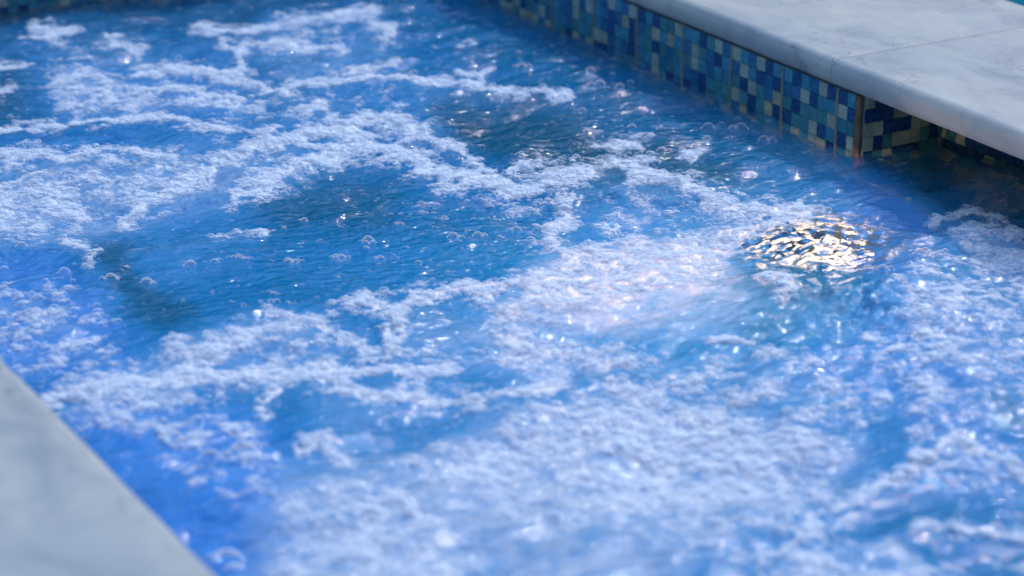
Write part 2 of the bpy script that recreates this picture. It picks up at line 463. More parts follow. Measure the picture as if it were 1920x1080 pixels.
def m_water():
    m, nt, N, L = mat('aerated_water')
    out = N('ShaderNodeOutputMaterial')
    tc = N('ShaderNodeTexCoord'); P = tc.outputs['Object']
    def attr(n):
        a = N('ShaderNodeAttribute'); a.attribute_name = n; return a.outputs['Fac']
    def math_(op, a, b_=None, c=None, clamp=False):
        n = N('ShaderNodeMath'); n.operation = op; n.use_clamp = clamp
        for i, v in enumerate((a, b_, c)):
            if v is None: continue
            if isinstance(v, (int, float)): n.inputs[i].default_value = v
            else: L(v, n.inputs[i])
        return n.outputs[0]
    foam, aer, tint = attr('foam'), attr('aeration'), attr('tint')
    # distorted coordinates
    nd = setin(N('ShaderNodeTexNoise'), Scale=60.0, Detail=2.0); L(P, nd.inputs['Vector'])
    ad = N('ShaderNodeMix'); ad.data_type = 'RGBA'; ad.blend_type = 'LINEAR_LIGHT'; ad.inputs[0].default_value = .0016
    L(P, ad.inputs[6]); L(nd.outputs['Color'], ad.inputs[7]); D = ad.outputs[2]
    v1 = N('ShaderNodeTexVoronoi'); v1.inputs['Scale'].default_value = 125; L(D, v1.inputs['Vector'])
    v2 = N('ShaderNodeTexVoronoi'); v2.inputs['Scale'].default_value = 260; L(D, v2.inputs['Vector'])
    nf = setin(N('ShaderNodeTexNoise'), Scale=70.0, Detail=5.0, Roughness=.65); L(D, nf.inputs['Vector'])
    # foam cover
    s = math_('MULTIPLY_ADD', nf.outputs[0], 1.1, foam)           # foam + 1.1*n
    s = math_('MULTIPLY_ADD', v1.outputs['Distance'], .30, math_('ADD', s, -.25))
    mr = N('ShaderNodeMapRange'); mr.interpolation_type = 'SMOOTHSTEP'
    mr.inputs['From Min'].default_value = .76; mr.inputs['From Max'].default_value = 1.34
    L(s, mr.inputs['Value']); cover = mr.outputs[0]
    # bump: ripples + bubbles
    nr = setin(N('ShaderNodeTexNoise'), Scale=58.0, Detail=2.0, Roughness=.5)
    mp = N('ShaderNodeMapping'); mp.inputs['Rotation'].default_value = (0, 0, HEAD); mp.inputs['Scale'].default_value = (.62, 1.15, 1)
    L(P, mp.inputs[0]); L(mp.outputs[0], nr.inputs['Vector'])
    nr2 = setin(N('ShaderNodeTexNoise'), Scale=210.0, Detail=3.0, Roughness=.6)
    L(mp.outputs[0], nr2.inputs['Vector'])
    rip = math_('MULTIPLY_ADD', nr2.outputs[0], .14, nr.outputs[0])
    bw = setin(N('ShaderNodeBump'), Strength=1.0, Distance=.0062); L(rip, bw.inputs['Height'])
    dom = math_('MULTIPLY_ADD', v2.outputs['Distance'], -.6, math_('MULTIPLY', v1.outputs['Distance'], -1.0))
    bf = setin(N('ShaderNodeBump'), Strength=.7, Distance=.0028); L(dom, bf.inputs['Height']); 
    # body colour
    rt_ = ramp(N, [(0, (.0003, .145, .27)), (.5, (.0005, .27, .60)), (1, (.006, .25, .78))])
    tn = math_('MULTIPLY_ADD', tint, .5, .5)
    nb = setin(N('ShaderNodeTexNoise'), Scale=7.0, Detail=5.0, Roughness=.6); L(P, nb.inputs['Vector'])
    tn = math_('ADD', tn, math_('MULTIPLY_ADD', nb.outputs[0], .5, -.25))
    L(tn, rt_.inputs[0])
    nb2 = setin(N('ShaderNodeTexNoise'), Scale=22.0, Detail=6.0, Roughness=.65, Distortion=.8); L(P, nb2.inputs['Vector'])
    ae = math_('MULTIPLY', aer, math_('MULTIPLY_ADD', nb2.outputs[0], 1.6, .10), clamp=True)
    mc = N('ShaderNodeMix'); mc.data_type = 'RGBA'
    L(ae, mc.inputs[0]); L(rt_.outputs[0], mc.inputs[6]); mc2 = N('ShaderNodeMix'); mc2.data_type = 'RGBA'; mc2.inputs[6].default_value = (.14, .42, .76, 1); mc2.inputs[7].default_value = (.60, .70, .82, 1)
    L(math_('POWER', ae, 1.6), mc2.inputs[0]); L(mc2.outputs[2], mc.inputs[7])
    bd = N('ShaderNodeBsdfDiffuse'); L(mc.outputs[2], bd.inputs[0]); L(bw.outputs[0], bd.inputs['Normal'])
    bt = N('ShaderNodeBsdfTranslucent'); L(mc.outputs[2], bt.inputs[0])
    body = N('ShaderNodeMixShader'); body.inputs[0].default_value = .3; L(bd.outputs[0], body.inputs[1]); L(bt.outputs[0], body.inputs[2])
    ref = setin(N('ShaderNodeBsdfRefraction'), IOR=1.33, Roughness=.02); ref.inputs[0].default_value = (.80, .94, 1, 1)
    L(bw.outputs[0], ref.inputs['Normal'])
    clear = attr('clarity')
    fb = math_('ADD', math_('MULTIPLY_ADD', aer, .5, .82), math_('MULTIPLY', clear, -1.0), clamp=True)
    mb = N('ShaderNodeMixShader'); L(fb, mb.inputs[0]); L(ref.outputs[0], mb.inputs[1]); L(body.outputs[0], mb.inputs[2])
    # mirror
    fr = N('ShaderNodeFresnel'); fr.inputs['IOR'].default_value = 1.33; L(bw.outputs[0], fr.inputs['Normal'])
    gl = N('ShaderNodeBsdfGlossy'); gl.inputs['Roughness'].default_value = .05; L(bw.outputs[0], gl.inputs['Normal'])
    mg = N('ShaderNodeMixShader'); L(fr.outputs[0], mg.inputs[0]); L(mb.outputs[0], mg.inputs[1]); L(gl.outputs[0], mg.inputs[2])
    # foam
    fo = N('ShaderNodeBsdfPrincipled'); fo.inputs['Base Color'].default_value = (.95, .93, .92, 1)
    fo.inputs['Roughness'].default_value = .35; L(bf.outputs[0], fo.inputs['Normal'])
    ft = N('ShaderNodeBsdfTranslucent'); ft.inputs[0].default_value = (.9, .9, .9, 1)
    fo2 = N('ShaderNodeMixShader'); fo2.inputs[0].default_value = .18; L(fo.outputs[0], fo2.inputs[1]); L(ft.outputs[0], fo2.inputs[2]); fo = fo2
    fc = math_('MULTIPLY', cover, math_('MULTIPLY_ADD', v1.outputs['Distance'], .85, math_('MULTIPLY_ADD', v2.outputs['Distance'], .40, math_('MULTIPLY_ADD', foam, .55, -.14))), clamp=True)
    mf = N('ShaderNodeMixShader'); L(fc, mf.inputs[0]); L(mg.outputs[0], mf.inputs[1]); L(fo.outputs[0], mf.inputs[2])
    L(mf.outputs[0], out.inputs[0])
    return m

def m_bubble():
    m, nt, N, L = mat('bubble_film')
    out = N('ShaderNodeOutputMaterial')
    lw = N('ShaderNodeLayerWeight'); lw.inputs['Blend'].default_value = .35
    r = ramp(N, [(.0, (.03,)*3), (.42, (.07,)*3), (.56, (.96,)*3), (1, (1,)*3)])  # white rim by view angle, painted in place of reflected sky
    L(lw.outputs['Facing'], r.inputs[0])
    tr = N('ShaderNodeBsdfTransparent'); tr.inputs[0].default_value = (.96, .98, 1, 1)
    gl = N('ShaderNodeBsdfGlossy'); gl.inputs['Roughness'].default_value = .12; gl.inputs[0].default_value = (.95, .97, 1, 1)
    ge = N('ShaderNodeNewGeometry'); vm = N('ShaderNodeVectorMath'); vm.operation = 'MULTIPLY_ADD'
    L(ge.outputs['Normal'], vm.inputs[0]); vm.inputs[1].default_value = (.45, .45, .45); vm.inputs[2].default_value = (0, 0, .75)
    vn = N('ShaderNodeVectorMath'); vn.operation = 'NORMALIZE'; L(vm.outputs[0], vn.inputs[0])
    df = N('ShaderNodeBsdfDiffuse'); df.inputs[0].default_value = (.99, .98, .97, 1); L(vn.outputs[0], df.inputs['Normal'])
    tl = N('ShaderNodeBsdfTranslucent'); tl.inputs[0].default_value = (.97, .97, .97, 1)
    m1 = N('ShaderNodeMixShader'); m1.inputs[0].default_value = .12; L(df.outputs[0], m1.inputs[1]); L(tl.outputs[0], m1.inputs[2])
    m2 = N('ShaderNodeMixShader'); m2.inputs[0].default_value = .22; L(m1.outputs[0], m2.inputs[1]); L(gl.outputs[0], m2.inputs[2])
    mx = N('ShaderNodeMixShader'); L(r.outputs[0], mx.inputs[0]); L(tr.outputs[0], mx.inputs[1]); L(m2.outputs[0], mx.inputs[2])
    L(mx.outputs[0], out.inputs[0])
    return m

M = dict(stone=m_stone(), tile=m_tile(), grout=m_plain('grey_grout', (.17, .23, .25)),
         sand=m_plain('sandy_grout', (.22, .225, .18), noise=.3, scale=60), rust=m_plain('rusty_bead', (.19, .115, .07), noise=.4, scale=50),
         concrete=m_plain('concrete', (.30, .30, .29)), floor=m_mosaic_floor(), water=m_water(), bubble=m_bubble(),
         plaster=m_plain('blue_plaster', (.02, .16, .45), noise=.2, scale=6))

# ------------------------------------------------------------------ mosaic walls
PAL = {'n': (.012, .066, .19), 'b': (.024, .14, .29), 'm': (.045, .23, .33), 't': (.045, .21, .24), 'c': (.30, .38, .31), 'C': (.31, .34, .23)}
def tiled_wall(name, label, origin, du, length, inward, z0, z1, pitch, known=None, weights=None, gaps=(), seed=1, skip=0.0):
    """wall face starts at origin, runs along du; rows count down from z1; gaps = u positions of wide sandy joints"""
    rnd = random.Random(seed)
    root = empty(name, tuple(origin[:2])+(z0,))
    tag(root, label, 'tiled wall')
    du = Vector(du); nrm = Vector(inward); o = Vector(origin)
    bm = bmesh.new(); lay = bm.loops.layers.float_color.new('tile_color')
    gp, t = .0017, .0030
    u = skip; col = 0; k6 = 0; strips = []
    known = known or {}
    while u < length - .004:
        wd = pitch if not (col == 0 and 'first' in known) else known['first']
        row = 0; z = z1
        while z > z0+.004:
            code = known.get((col, row)) or rnd.choices('nbmtcC', weights or (18, 18, 19, 18, 19, 7))[0]
            c = Vector(PAL[code])*rnd.uniform(.88, 1.14)
            zb = max(z-PITCH_T+gp, z0)
            a = o + du*(u+gp*.5); b = o + du*min(u+wd-gp*.5, length)
            tilt = rnd.uniform(-.0006, .0006)
            P = [a+nrm*(t+tilt), b+nrm*(t-tilt), b+nrm*(t-tilt), a+nrm*(t+tilt)]
            zs = [zb, zb, z, z]
            V = [bm.verts.new((p.x, p.y, zz)) for p, zz in zip(P, zs)]
            e = .0007
            B = [bm.verts.new((p.x, p.y, zz)) for p, zz in zip((a-du*e, b+du*e, b+du*e, a-du*e), (zb-e, zb-e, z+e, z+e))]
            fs = [bm.faces.new(V)]
            for i in range(4): fs.append(bm.faces.new((V[i], B[i], B[(i+1) % 4], V[(i+1) % 4])))
            for f in fs:
                for lp in f.loops: lp[lay] = (*c, 1)
            z -= PITCH_T; row += 1
        u += wd; col += 1
        if gaps and col in gaps or (gaps and col > max(gaps) and (col-max(gaps)) % 6 == 0):
            strips.append(u+.0035); u += .007
    bmesh.ops.recalc_face_normals(bm, faces=bm.faces)
    from_bm('tiles', bm, M['tile'], root)
    # backing with grout on its face
    bm = bmesh.new()
    a = o - nrm*.06; b = o + du*length + nrm*.0010
    lo = [min(a[i], b[i]) for i in range(2)]; hi = [max(a[i], b[i]) for i in range(2)]
    add_box(bm, (lo[0], lo[1], z0), (hi[0], hi[1], z1+.0005))
    from_bm('grout_backing', bm, M['grout'], root)
    if strips:
        bm = bmesh.new()
        for s in strips:
            # a slightly crooked smear of sandy grout
            n = 8; prev = None
            for i in range(n+1):
                z = z0 + (z1-z0)*i/n; wd = .0030+rnd.uniform(-.0007, .0009); c = s + rnd.uniform(-.0006, .0006)
                p, q = o+du*(c-wd)+nrm*.0037, o+du*(c+wd)+nrm*.0037
                cur = (bm.verts.new((p.x, p.y, z)), bm.verts.new((q.x, q.y, z)))
                if prev: bm.faces.new((prev[0], prev[1], cur[1], cur[0]))
                prev = cur
        from_bm('sandy_joint', bm, M['sand'], root)
    return root

known = {'first': .020}
COLS = ['mmtc..', 'nCtn..',            # nearest the corner outwards: two tiles, joint, six tiles, joint, six tiles
        'nmcm..', 'ctt t.'.replace(' ', ''), 'bntc..', 'mcnt..', 'nbtt..', 'mbtn..',
        'mnCn..', 'nbbC..', 'cntt..', 'bmcn..', 'mcnt..', 'cbtc..']
COLS[0] = 'mntc'; COLS[1] = 'ncmn'; COLS[2] = 'nmcm'; COLS[3] = 'cmtn'; COLS[4] = 'bntc'; COLS[5] = 'mctm'
COLS[6] = 'nbnt'; COLS[7] = 'mbtn'
for c, s in enumerate(COLS):
    for r_, ch in enumerate(s[:4]):
        if ch in PAL: known[(c, r_)] = ch
tiled_wall('tiled_wall', 'blue and sand mosaic wall band under the right stone coping, running away to the top', (XR, YC+.010, 0), (0, 1, 0), YF-YC-.010, (-1, 0, 0),
           -.30, Z_BOT-.001, PITCH_T, known, gaps=(2,), seed=4)
rk = {}
for r_, s in enumerate(['cnncccct', 'nnncctct', 'ccnnncCn', 'cntccctn', 'ntcnnntt']):
    for c, ch in enumerate(s): rk[(c, r_)] = ch
tiled_wall('tiled_wall', 'shaded mosaic side wall of the recess, turning the corner beside the rusty strip', (XR+.012, YC, 0), (1, 0, 0), XB-XR-.012, (0, -1, 0),
           -.30, Z_BOT-.001, .0215, rk, seed=9)
tiled_wall('tiled_wall', 'mosaic back wall, tile mix darkened for the shade deep under the coping overhang at the right edge', (XB, 2.30, 0), (0, 1, 0), YC-2.30-.004, (-1, 0, 0),
           -.30, Z_BOT-.001, PITCH_T, None, (30, 18, 16, 20, 10, 6), seed=12)  # more navy and fewer cream tiles, deepening the shade under the overhang
fk = {}
tiled_wall('tiled_wall', 'mosaic wall with sandy joints across the far top left end of the spa', (XR-.004, YF, 0), (-1, 0, 0), XR-XL-.004, (0, -1, 0),
           -.40, Z_BOT-.001, .0225, fk, gaps=(6,), seed=22)
tiled_wall('tiled_wall', 'mosaic wall hidden below the near left coping edge', (XL, YN, 0), (0, 1, 0), YF-YN-.008, (1, 0, 0),
           -.40, Z_BOT-.001, PITCH_T, seed=31)
# rusty bead on the recess corner
bm = bmesh.new()
prev = None
rnd = random.Random(3)
for i in range(17):
    z = -.16 + (Z_BOT-.001+.16)*i/16
    ring = []
    for k in range(9):
        a = math.pi*1.0 + math.pi/2*k/8*1.0
        r = .0058 + rnd.uniform(-.0006, .0006)
        ring.append(bm.verts.new((XR+.0045+r*math.cos(a)*1.05, YC+.006+r*math.sin(a)*1.25, z)))
    ring.append(bm.verts.new((XR+.016, YC+.012, z))); ring.insert(0, bm.verts.new((XR+.004, YC+.018, z)))
    if prev:
        for p in range(len(ring)-1): bm.faces.new((prev[p], prev[p+1], ring[p+1], ring[p]))
    prev = ring
bmesh.ops.recalc_face_normals(bm, faces=bm.faces)
tag(from_bm('corner_bead', bm, M['rust'], smooth=True), 'rusty brown vertical strip on the corner between the tiled wall and the recess', 'corner strip')

# ------------------------------------------------------------------ coping slabs (bullnose extrusions)
def slab(name, label, p0, p1, inner, width, seed=0, both=False, cat='coping slab'):
    """runs from p0 to p1 (xy), nose on the side of `inner` (unit xy), body width behind it"""
    rnd = random.Random(seed)
    p0, p1 = Vector((*p0, 0)), Vector((*p1, 0)); inn = Vector((*inner, 0)); d = (p1-p0); Ln = d.length; d.normalize()
    prof = []
    h = (Z_TOP-Z_BOT)
    nose = [(-.014, 0), (-.004, .005), (0, .014), (-.0005, .024), (-.0018, .0320), (-.0038, .0345), (-.0070, .0400), (-.0110, .0440), (-.0155, .0465), (-.0215, h)]
    for x, z in nose: prof.append((x, Z_BOT+z))
    prof = [(-width*.9 if not both else -width, Z_BOT)] + prof
    if both:
        for x, z in reversed(nose): prof.append((-width-x, Z_BOT+z))
        prof = prof[1:]
    else:
        prof += [(-width, Z_TOP), (-width, Z_BOT-.0)]
        prof[0] = (-width, Z_BOT); prof.pop()
    bm = bmesh.new()
    n = max(2, int(Ln/.03)); rings = []
    for i in range(n+1):
        s = Ln*i/n
        e = .0004 if i in (0, n) else 0
        c = p0 + d*s
        wob = .0008*math.sin(s*9+seed) + .0005*math.sin(s*31+seed*2)
        rings.append([bm.verts.new((*(c + inn*(x - (e if x > -.02 else 0) + wob))[:2], z - (e if z > Z_TOP-.01 else 0))) for x, z in prof])
    for a, b in zip(rings[:-1], rings[1:]):
        for k in range(len(prof)):
            bm.faces.new((a[k], a[(k+1) % len(prof)], b[(k+1) % len(prof)], b[k]))
    for rg in (rings[0], list(reversed(rings[-1]))): bm.faces.new([bm.verts.new(v.co) for v in rg])
    bmesh.ops.recalc_face_normals(bm, faces=bm.faces)
    o = from_bm(name, bm, M['stone'], smooth=True)
    for p in o.data.polygons:
        if len(p.vertices) > 4 or p.area > .003: p.use_smooth = False
    # origin at base
    c = (p0+p1)/2
    for v in o.data.vertices: v.co -= Vector((c.x, c.y, Z_BOT))
    o.location = (c.x, c.y, Z_BOT)
    return tag(o, label, cat)

NOSE = XR-.006
YJ = 3.376
slab('coping_slab', 'long pale stone coping slab beyond the joint, running off the top of the picture', (NOSE, YJ+.0008), (NOSE, YF+.75), (-1, 0), XO-NOSE, 1, True)
slab('coping_slab', 'nearer pale stone coping slab bridging the dark recess at the right edge', (NOSE, YN-.6), (NOSE, YJ-.0008), (-1, 0), XO-NOSE, 2, True)
bm = bmesh.new(); add_box(bm, (NOSE+.032, YJ-.0007, Z_BOT+.018), (XO-.02, YJ+.0007, Z_TOP-.0012))
_near = [o for o in sc.objects if o.name.startswith('coping_slab')][-1]
from_bm('mortar_joint', bm, m_plain('dark_mortar', (.07, .08, .09)), _near)
slab('coping_slab', 'blurred pale stone coping in the lower left corner', (XL+.017, YN-.6), (XL+.017, YF+.75), (1, 0), .60, 3)
slab('coping_slab', 'stone coping above the far tiled wall, outside the top of the picture', (XL+.004, YF-.02), (NOSE-.004, YF-.02), (0, -1), .62, 4)

def HEDGE_H(a):
    # heights set for the light: tallest ahead and left, lower towards the sunny right
    d = math.degrees((a - math.radians(20) + math.pi) % (2*math.pi) - math.pi)
    return 5.9 if abs(d) < 60 else (4.6 if d > 0 and d < 120 else 5.6)

# ------------------------------------------------------------------ setting below and beyond
def sheet(name, rects, z, m, kind='structure', label=None, cat=None):
    bm = bmesh.new()
    for x0, y0, x1, y1 in rects:
        bm.faces.new([bm.verts.new(p) for p in ((x0, y0, z), (x1, y0, z), (x1, y1, z), (x0, y1, z))])
    return tag(from_bm(name, bm, m), label, cat, None, kind)

sheet('terrace', [(-60, -60, XL-.60, 60), (XL-.60, YF+.60, 9.0, 60), (XL-.60, -60, 9.0, YN-.6), (9.0, -60, 60, 60)], Z_TOP-.004, M['stone'])
sheet('spa_floor', [(XL-.05, YN-.6, XB+.4, YF+.05)], Z_FLOOR, M['floor'])
bm = bmesh.new(); add_box(bm, (XL+.006, YN, Z_FLOOR+.002), (XL+.42, YF-.006, -.42)); add_box(bm, (XL+.43, YF-.48, Z_FLOOR+.002), (XR-.006, YF-.006, -.42))
tag(from_bm('bench_seat', bm, M['floor']), None, None, None, 'structure')
# submerged wall closing the recess off from the spa
bm = bmesh.new(); add_box(bm, (XR-.012, 2.30, Z_FLOOR+.002), (XR+.030, YC-.004, -.060))
bmesh.ops.bevel(bm, geom=[e for e in bm.edges], offset=.006, segments=2, affect='EDGES')
tag(from_bm('submerged_sill', bm, m_plain('algae_stained_tile', (.10, .17, .12), noise=.35, scale=25)), 'olive stained sill under the water along the mouth of the recess', 'sill')
# neighbouring pool beyond the dividing coping
bm = bmesh.new(); add_box(bm, (XB+.07, YN-.6, -1.4), (XO-.03, YF+.75, Z_BOT-.002))
tag(from_bm('dividing_wall', bm, M['plaster']), 'blue plastered wall under the dividing coping beside the second pool', 'pool wall')
def m_pool():
    m, nt, N, L = mat('pool_water_teal')
    out = N('ShaderNodeOutputMaterial'); b = N('ShaderNodeBsdfPrincipled')
    b.inputs['Base Color'].default_value = (.01, .20, .27, 1); b.inputs['Roughness'].default_value = .05; b.inputs['IOR'].default_value = 1.33
    tc = N('ShaderNodeTexCoord'); n = setin(N('ShaderNodeTexNoise'), Scale=6.0, Detail=4.0); L(tc.outputs['Object'], n.inputs['Vector'])
    bp = setin(N('ShaderNodeBump'), Strength=.4, Distance=.02); L(n.outputs[0], bp.inputs['Height']); L(bp.outputs[0], b.inputs['Normal'])
    L(b.outputs[0], out.inputs[0]); return m
sheet('pool_water', [(XO-.028, YN-.6, 9.0, YF+.60)], -.05, m_pool())

# unseen evergreen hedge, added round the terrace to darken what the water mirrors
def m_hedge():
    m, nt, N, L = mat('hedge_leaves')
    out = N('ShaderNodeOutputMaterial'); b = N('ShaderNodeBsdfPrincipled')
    tc = N('ShaderNodeTexCoord'); n = setin(N('ShaderNodeTexNoise'), Scale=5.0, Detail=6.0, Roughness=.7); L(tc.outputs['Object'], n.inputs['Vector'])
    r = ramp(N, [(.35, (.012, .035, .015)), (.6, (.05, .10, .035))]); L(n.outputs[0], r.inputs[0]); L(r.outputs[0], b.inputs['Base Color'])
    b.inputs['Roughness'].default_value = .7; L(b.outputs[0], out.inputs[0]); return m
bm = bmesh.new(); NA, NP = 300, 26; ring0 = []
for i in range(NA):
    a = 2*math.pi*i/NA; ring = []
    R0 = 9.5; H0 = HEDGE_H(a)
    for k in range(NP):
        t = 2*math.pi*k/NP
        rr = R0 + 1.0*math.cos(t); z = H0*.5 + H0*.5*math.copysign(abs(math.sin(t))**.6, math.sin(t))
        d = .35*float(fbm(np.array([a*9.5+t]), np.array([z*1.3+t*2]), .9, 3, 7)[0])
        ring.append(bm.verts.new((1.7+(rr+d)*math.sin(a), 3.2+(rr+d)*math.cos(a), Z_TOP-.03+z+d*.6)))
    ring0.append(ring)
for i in range(NA):
    p, q_ = ring0[i], ring0[(i+1) % NA]
    for k in range(NP): bm.faces.new((p[k], p[(k+1) % NP], q_[(k+1) % NP], q_[k]))
tag(from_bm('hedge', bm, m_hedge(), smooth=True), 'tall dark evergreen hedge added round the terrace, outside the picture, to darken reflections', 'hedge', None, 'stuff')

# ------------------------------------------------------------------ underwater lamp
lp = at(1528, 452)
LZ = -.42
view = Vector(lp - CAM).normalized()
# follow the refracted sight line down to the lamp's depth on the way through the water
sin_t = math.hypot(view.x, view.y)/1.33
tan_t = sin_t/math.sqrt(1-sin_t**2)
hd = Vector((view.x, view.y, 0)).normalized()
lc = Vector(lp) + hd*tan_t*(-LZ); lc.z = LZ
root = empty('pool_lamp', tuple(lc)); tag(root, 'round lit underwater lamp glowing warm white through the foam near the recess', 'pool lamp')
tilt = Vector((-hd.x*.25, -hd.y*.25, 1)).normalized().to_track_quat('Z', 'Y')
bm = bmesh.new(); nseg = 48; rings = []
for r, z in ((.0, .014), (.03, .013), (.06, .009), (.085, .002)):
    rings.append([bm.verts.new((r*math.cos(2*math.pi*k/nseg), r*math.sin(2*math.pi*k/nseg), z)) for k in range(nseg)] if r else [bm.verts.new((0, 0, z))])
for a, b in zip(rings[:-1], rings[1:]):
    for k in range(nseg):
        if len(a) == 1: bm.faces.new((a[0], b[k], b[(k+1) % nseg]))
        else: bm.faces.new((a[k], b[k], b[(k+1) % nseg], a[(k+1) % nseg]))
ml, nt, N, L = mat('lamp_glow'); out = N('ShaderNodeOutputMaterial'); em = N('ShaderNodeEmission')
em.inputs[0].default_value = (1, .62, .38, 1); em.inputs[1].default_value = 1.25; L(em.outputs[0], out.inputs[0])
lens = from_bm('lamp_lens', bm, ml, smooth=True); lens.parent = root; lens.location = (0, 0, 0); lens.rotation_mode = 'QUATERNION'; lens.rotation_quaternion = tilt
bm = bmesh.new(); prev = None; first = None
for k in range(nseg):
    a = 2*math.pi*k/nseg
    ring = [bm.verts.new((r*math.cos(a), r*math.sin(a), z)) for r, z in ((.086, 0), (.088, .006), (.100, .008), (.108, .002), (.108, -.03), (.086, -.03))]
    if prev:
        for i in range(6): bm.faces.new((prev[i], prev[(i+1) % 6], ring[(i+1) % 6], ring[i]))
    else: first = ring
    prev = ring
for i in range(6): bm.faces.new((prev[i], prev[(i+1) % 6], first[(i+1) % 6], first[i]))
mr_, nt, N, L = mat('steel_ring'); out = N('ShaderNodeOutputMaterial'); b = N('ShaderNodeBsdfPrincipled')
b.inputs['Metallic'].default_value = 1; b.inputs['Base Color'].default_value = (.6, .62, .64, 1); b.inputs['Roughness'].default_value = .3; L(b.outputs[0], out.inputs[0])
rim = from_bm('rim', bm, mr_, smooth=True); rim.parent = root; rim.location = (0, 0, 0); rim.rotation_mode = 'QUATERNION'; rim.rotation_quaternion = tilt

pl = bpy.data.lights.new('foam_fill_light', 'POINT'); pl.energy = 5.0; pl.color = (1, .50, .30); pl.shadow_soft_size = 0  # added fill light left of the lamp, warms the foam from below
plo = link(bpy.data.objects.new('foam_fill_light', pl)); plo.parent = root; gp = at(1275, 535); plo.location = (gp[0]-lc.x, gp[1]-lc.y, -.32-LZ)

# ------------------------------------------------------------------ water surface
step = .004
xs = np.arange(XL+.003, XB-.002, step); ys = np.arange(1.30, YF-.003, step)
X, Y = np.meshgrid(xs, ys)
sp, ae, ti, h = fields(X, Y)
nx, ny = len(xs), len(ys)
co = np.stack([X, Y, h], -1).reshape(-1, 3)
# leave out cells behind the right wall
keep = ~((X > XR-.002) & (Y > YC-.003))
idx = np.arange(nx*ny).reshape(ny, nx)
q = np.stack([idx[:-1, :-1], idx[:-1, 1:], idx[1:, 1:], idx[1:, :-1]], -1)
kq = keep[:-1, :-1] & keep[:-1, 1:] & keep[1:, 1:] & keep[1:, :-1]
q = q[kq]
def np_mesh(name, co, quads):
    me = bpy.data.meshes.new(name)
    me.vertices.add(len(co)); me.vertices.foreach_set('co', co.astype(np.float32).ravel())
    me.loops.add(quads.size); me.loops.foreach_set('vertex_index', quads.astype(np.int32).ravel())
    me.polygons.add(len(quads)); me.polygons.foreach_set('loop_start', (np.arange(len(quads))*4).astype(np.int32))
    me.polygons.foreach_set('use_smooth', np.ones(len(quads), bool))
    me.update(calc_edges=True)
    return me
me = np_mesh('water', co, q)
def put_attr(me, name, a):
    t = me.attributes.new(name, 'FLOAT', 'POINT'); t.data.foreach_set('value', a.astype(np.float32).ravel())
put_attr(me, 'foam', sp); put_attr(me, 'aeration', ae); put_attr(me, 'tint', ti)
lr = np.hypot(X-lp[0], Y-lp[1])
# the water is clear over the lamp and along the tiled walls
clar = np.exp(-(lr/.135)**2.6)*1.05*np.clip(.58+2.6*fbm(X, Y*1.4, .022, 3, 301), 0, 1) + .55*np.exp(-np.clip(XR-X, 0, 9)/.05)*(Y > YC-.2) + .75*np.exp(-np.clip(YF-Y, 0, 9)/.22)
clar = np.maximum(clar, .40*np.clip((X-XR+.06)/.06, 0, 1)*(Y <= YC))
put_attr(me, 'clarity', np.clip(clar, 0, .8))
me.materials.append(M['water'])
wo = link(bpy.data.objects.new('water', me)); tag(wo, kind='structure')
# ------------------------------------------------------------------ foam bubbles (uncountable: one object)
rng = np.random.RandomState(5)
NC = 2900000
bx = rng.uniform(XL+.004, XB-.004, NC); by = rng.uniform(1.65, YF-.004, NC)
pp = np.stack([bx, by, 0*bx], -1)
qx, qy = to_px(pp)
vis = (qx > -260) & (qx < 2180) & (qy > -160) & (qy < 1240) & ~((bx > XR-.006) & (by > YC-.006))
bx, by, qx, qy = bx[vis], by[vis], qx[vis], qy[vis]
sp, ae, ti, h = fields(bx, by)
clus = fbm(bx, by, .022, 3, 91)
prob = np.clip((sp-.28)*1.5, 0, 1)*np.clip(.45+1.6*clus, 0.03, 1) + .035*np.clip(7*(clus-.26), 0, 2)
acc = rng.rand(len(bx)) < prob
bx, by, h, sp, qy = bx[acc], by[acc], h[acc], sp[acc], qy[acc]
rad = np.exp(rng.normal(math.log(.0020), .52, len(bx)))
rad = np.where((qx[acc] > 1150) & (qx[acc] < 1750) & (qy > 540) & (qy < 900) & (rng.rand(len(bx)) < .25), rad*1.8, rad)
rad = np.where(sp < .3, rad*.75, rad)
rad = np.clip(rad, .0008, .008)
print('bubbles', len(bx))
bme = bpy.data.meshes.new('foam')
bme.vertices.add(len(bx)); bme.vertices.foreach_set('co', np.stack([bx, by, h+rad*.15], -1).astype(np.float32).ravel())
t = bme.attributes.new('rad', 'FLOAT', 'POINT'); t.data.foreach_set('value', rad.astype(np.float32))
fo_ = link(bpy.data.objects.new('foam', bme)); tag(fo_, 'white foam of tiny bubbles swirling over the blue water', 'foam', None, 'stuff')
ng = bpy.data.node_groups.new('bubble_scatter', 'GeometryNodeTree')
ng.interface.new_socket('Geometry', in_out='INPUT', socket_type='NodeSocketGeometry')
ng.interface.new_socket('Geometry', in_out='OUTPUT', socket_type='NodeSocketGeometry')
gi, go = ng.nodes.new('NodeGroupInput'), ng.nodes.new('NodeGroupOutput')
ico = ng.nodes.new('GeometryNodeMeshIcoSphere'); ico.inputs['Radius'].default_value = 1; ico.inputs['Subdivisions'].default_value = 3
sm = ng.nodes.new('GeometryNodeSetShadeSmooth'); smt = ng.nodes.new('GeometryNodeSetMaterial'); smt.inputs['Material'].default_value = M['bubble']
iop = ng.nodes.new('GeometryNodeInstanceOnPoints'); na = ng.nodes.new('GeometryNodeInputNamedAttribute'); na.data_type = 'FLOAT'; na.inputs['Name'].default_value = 'rad'
K = ng.links.new
dg = ng.nodes.new('GeometryNodeDeleteGeometry'); dg.domain = 'FACE'
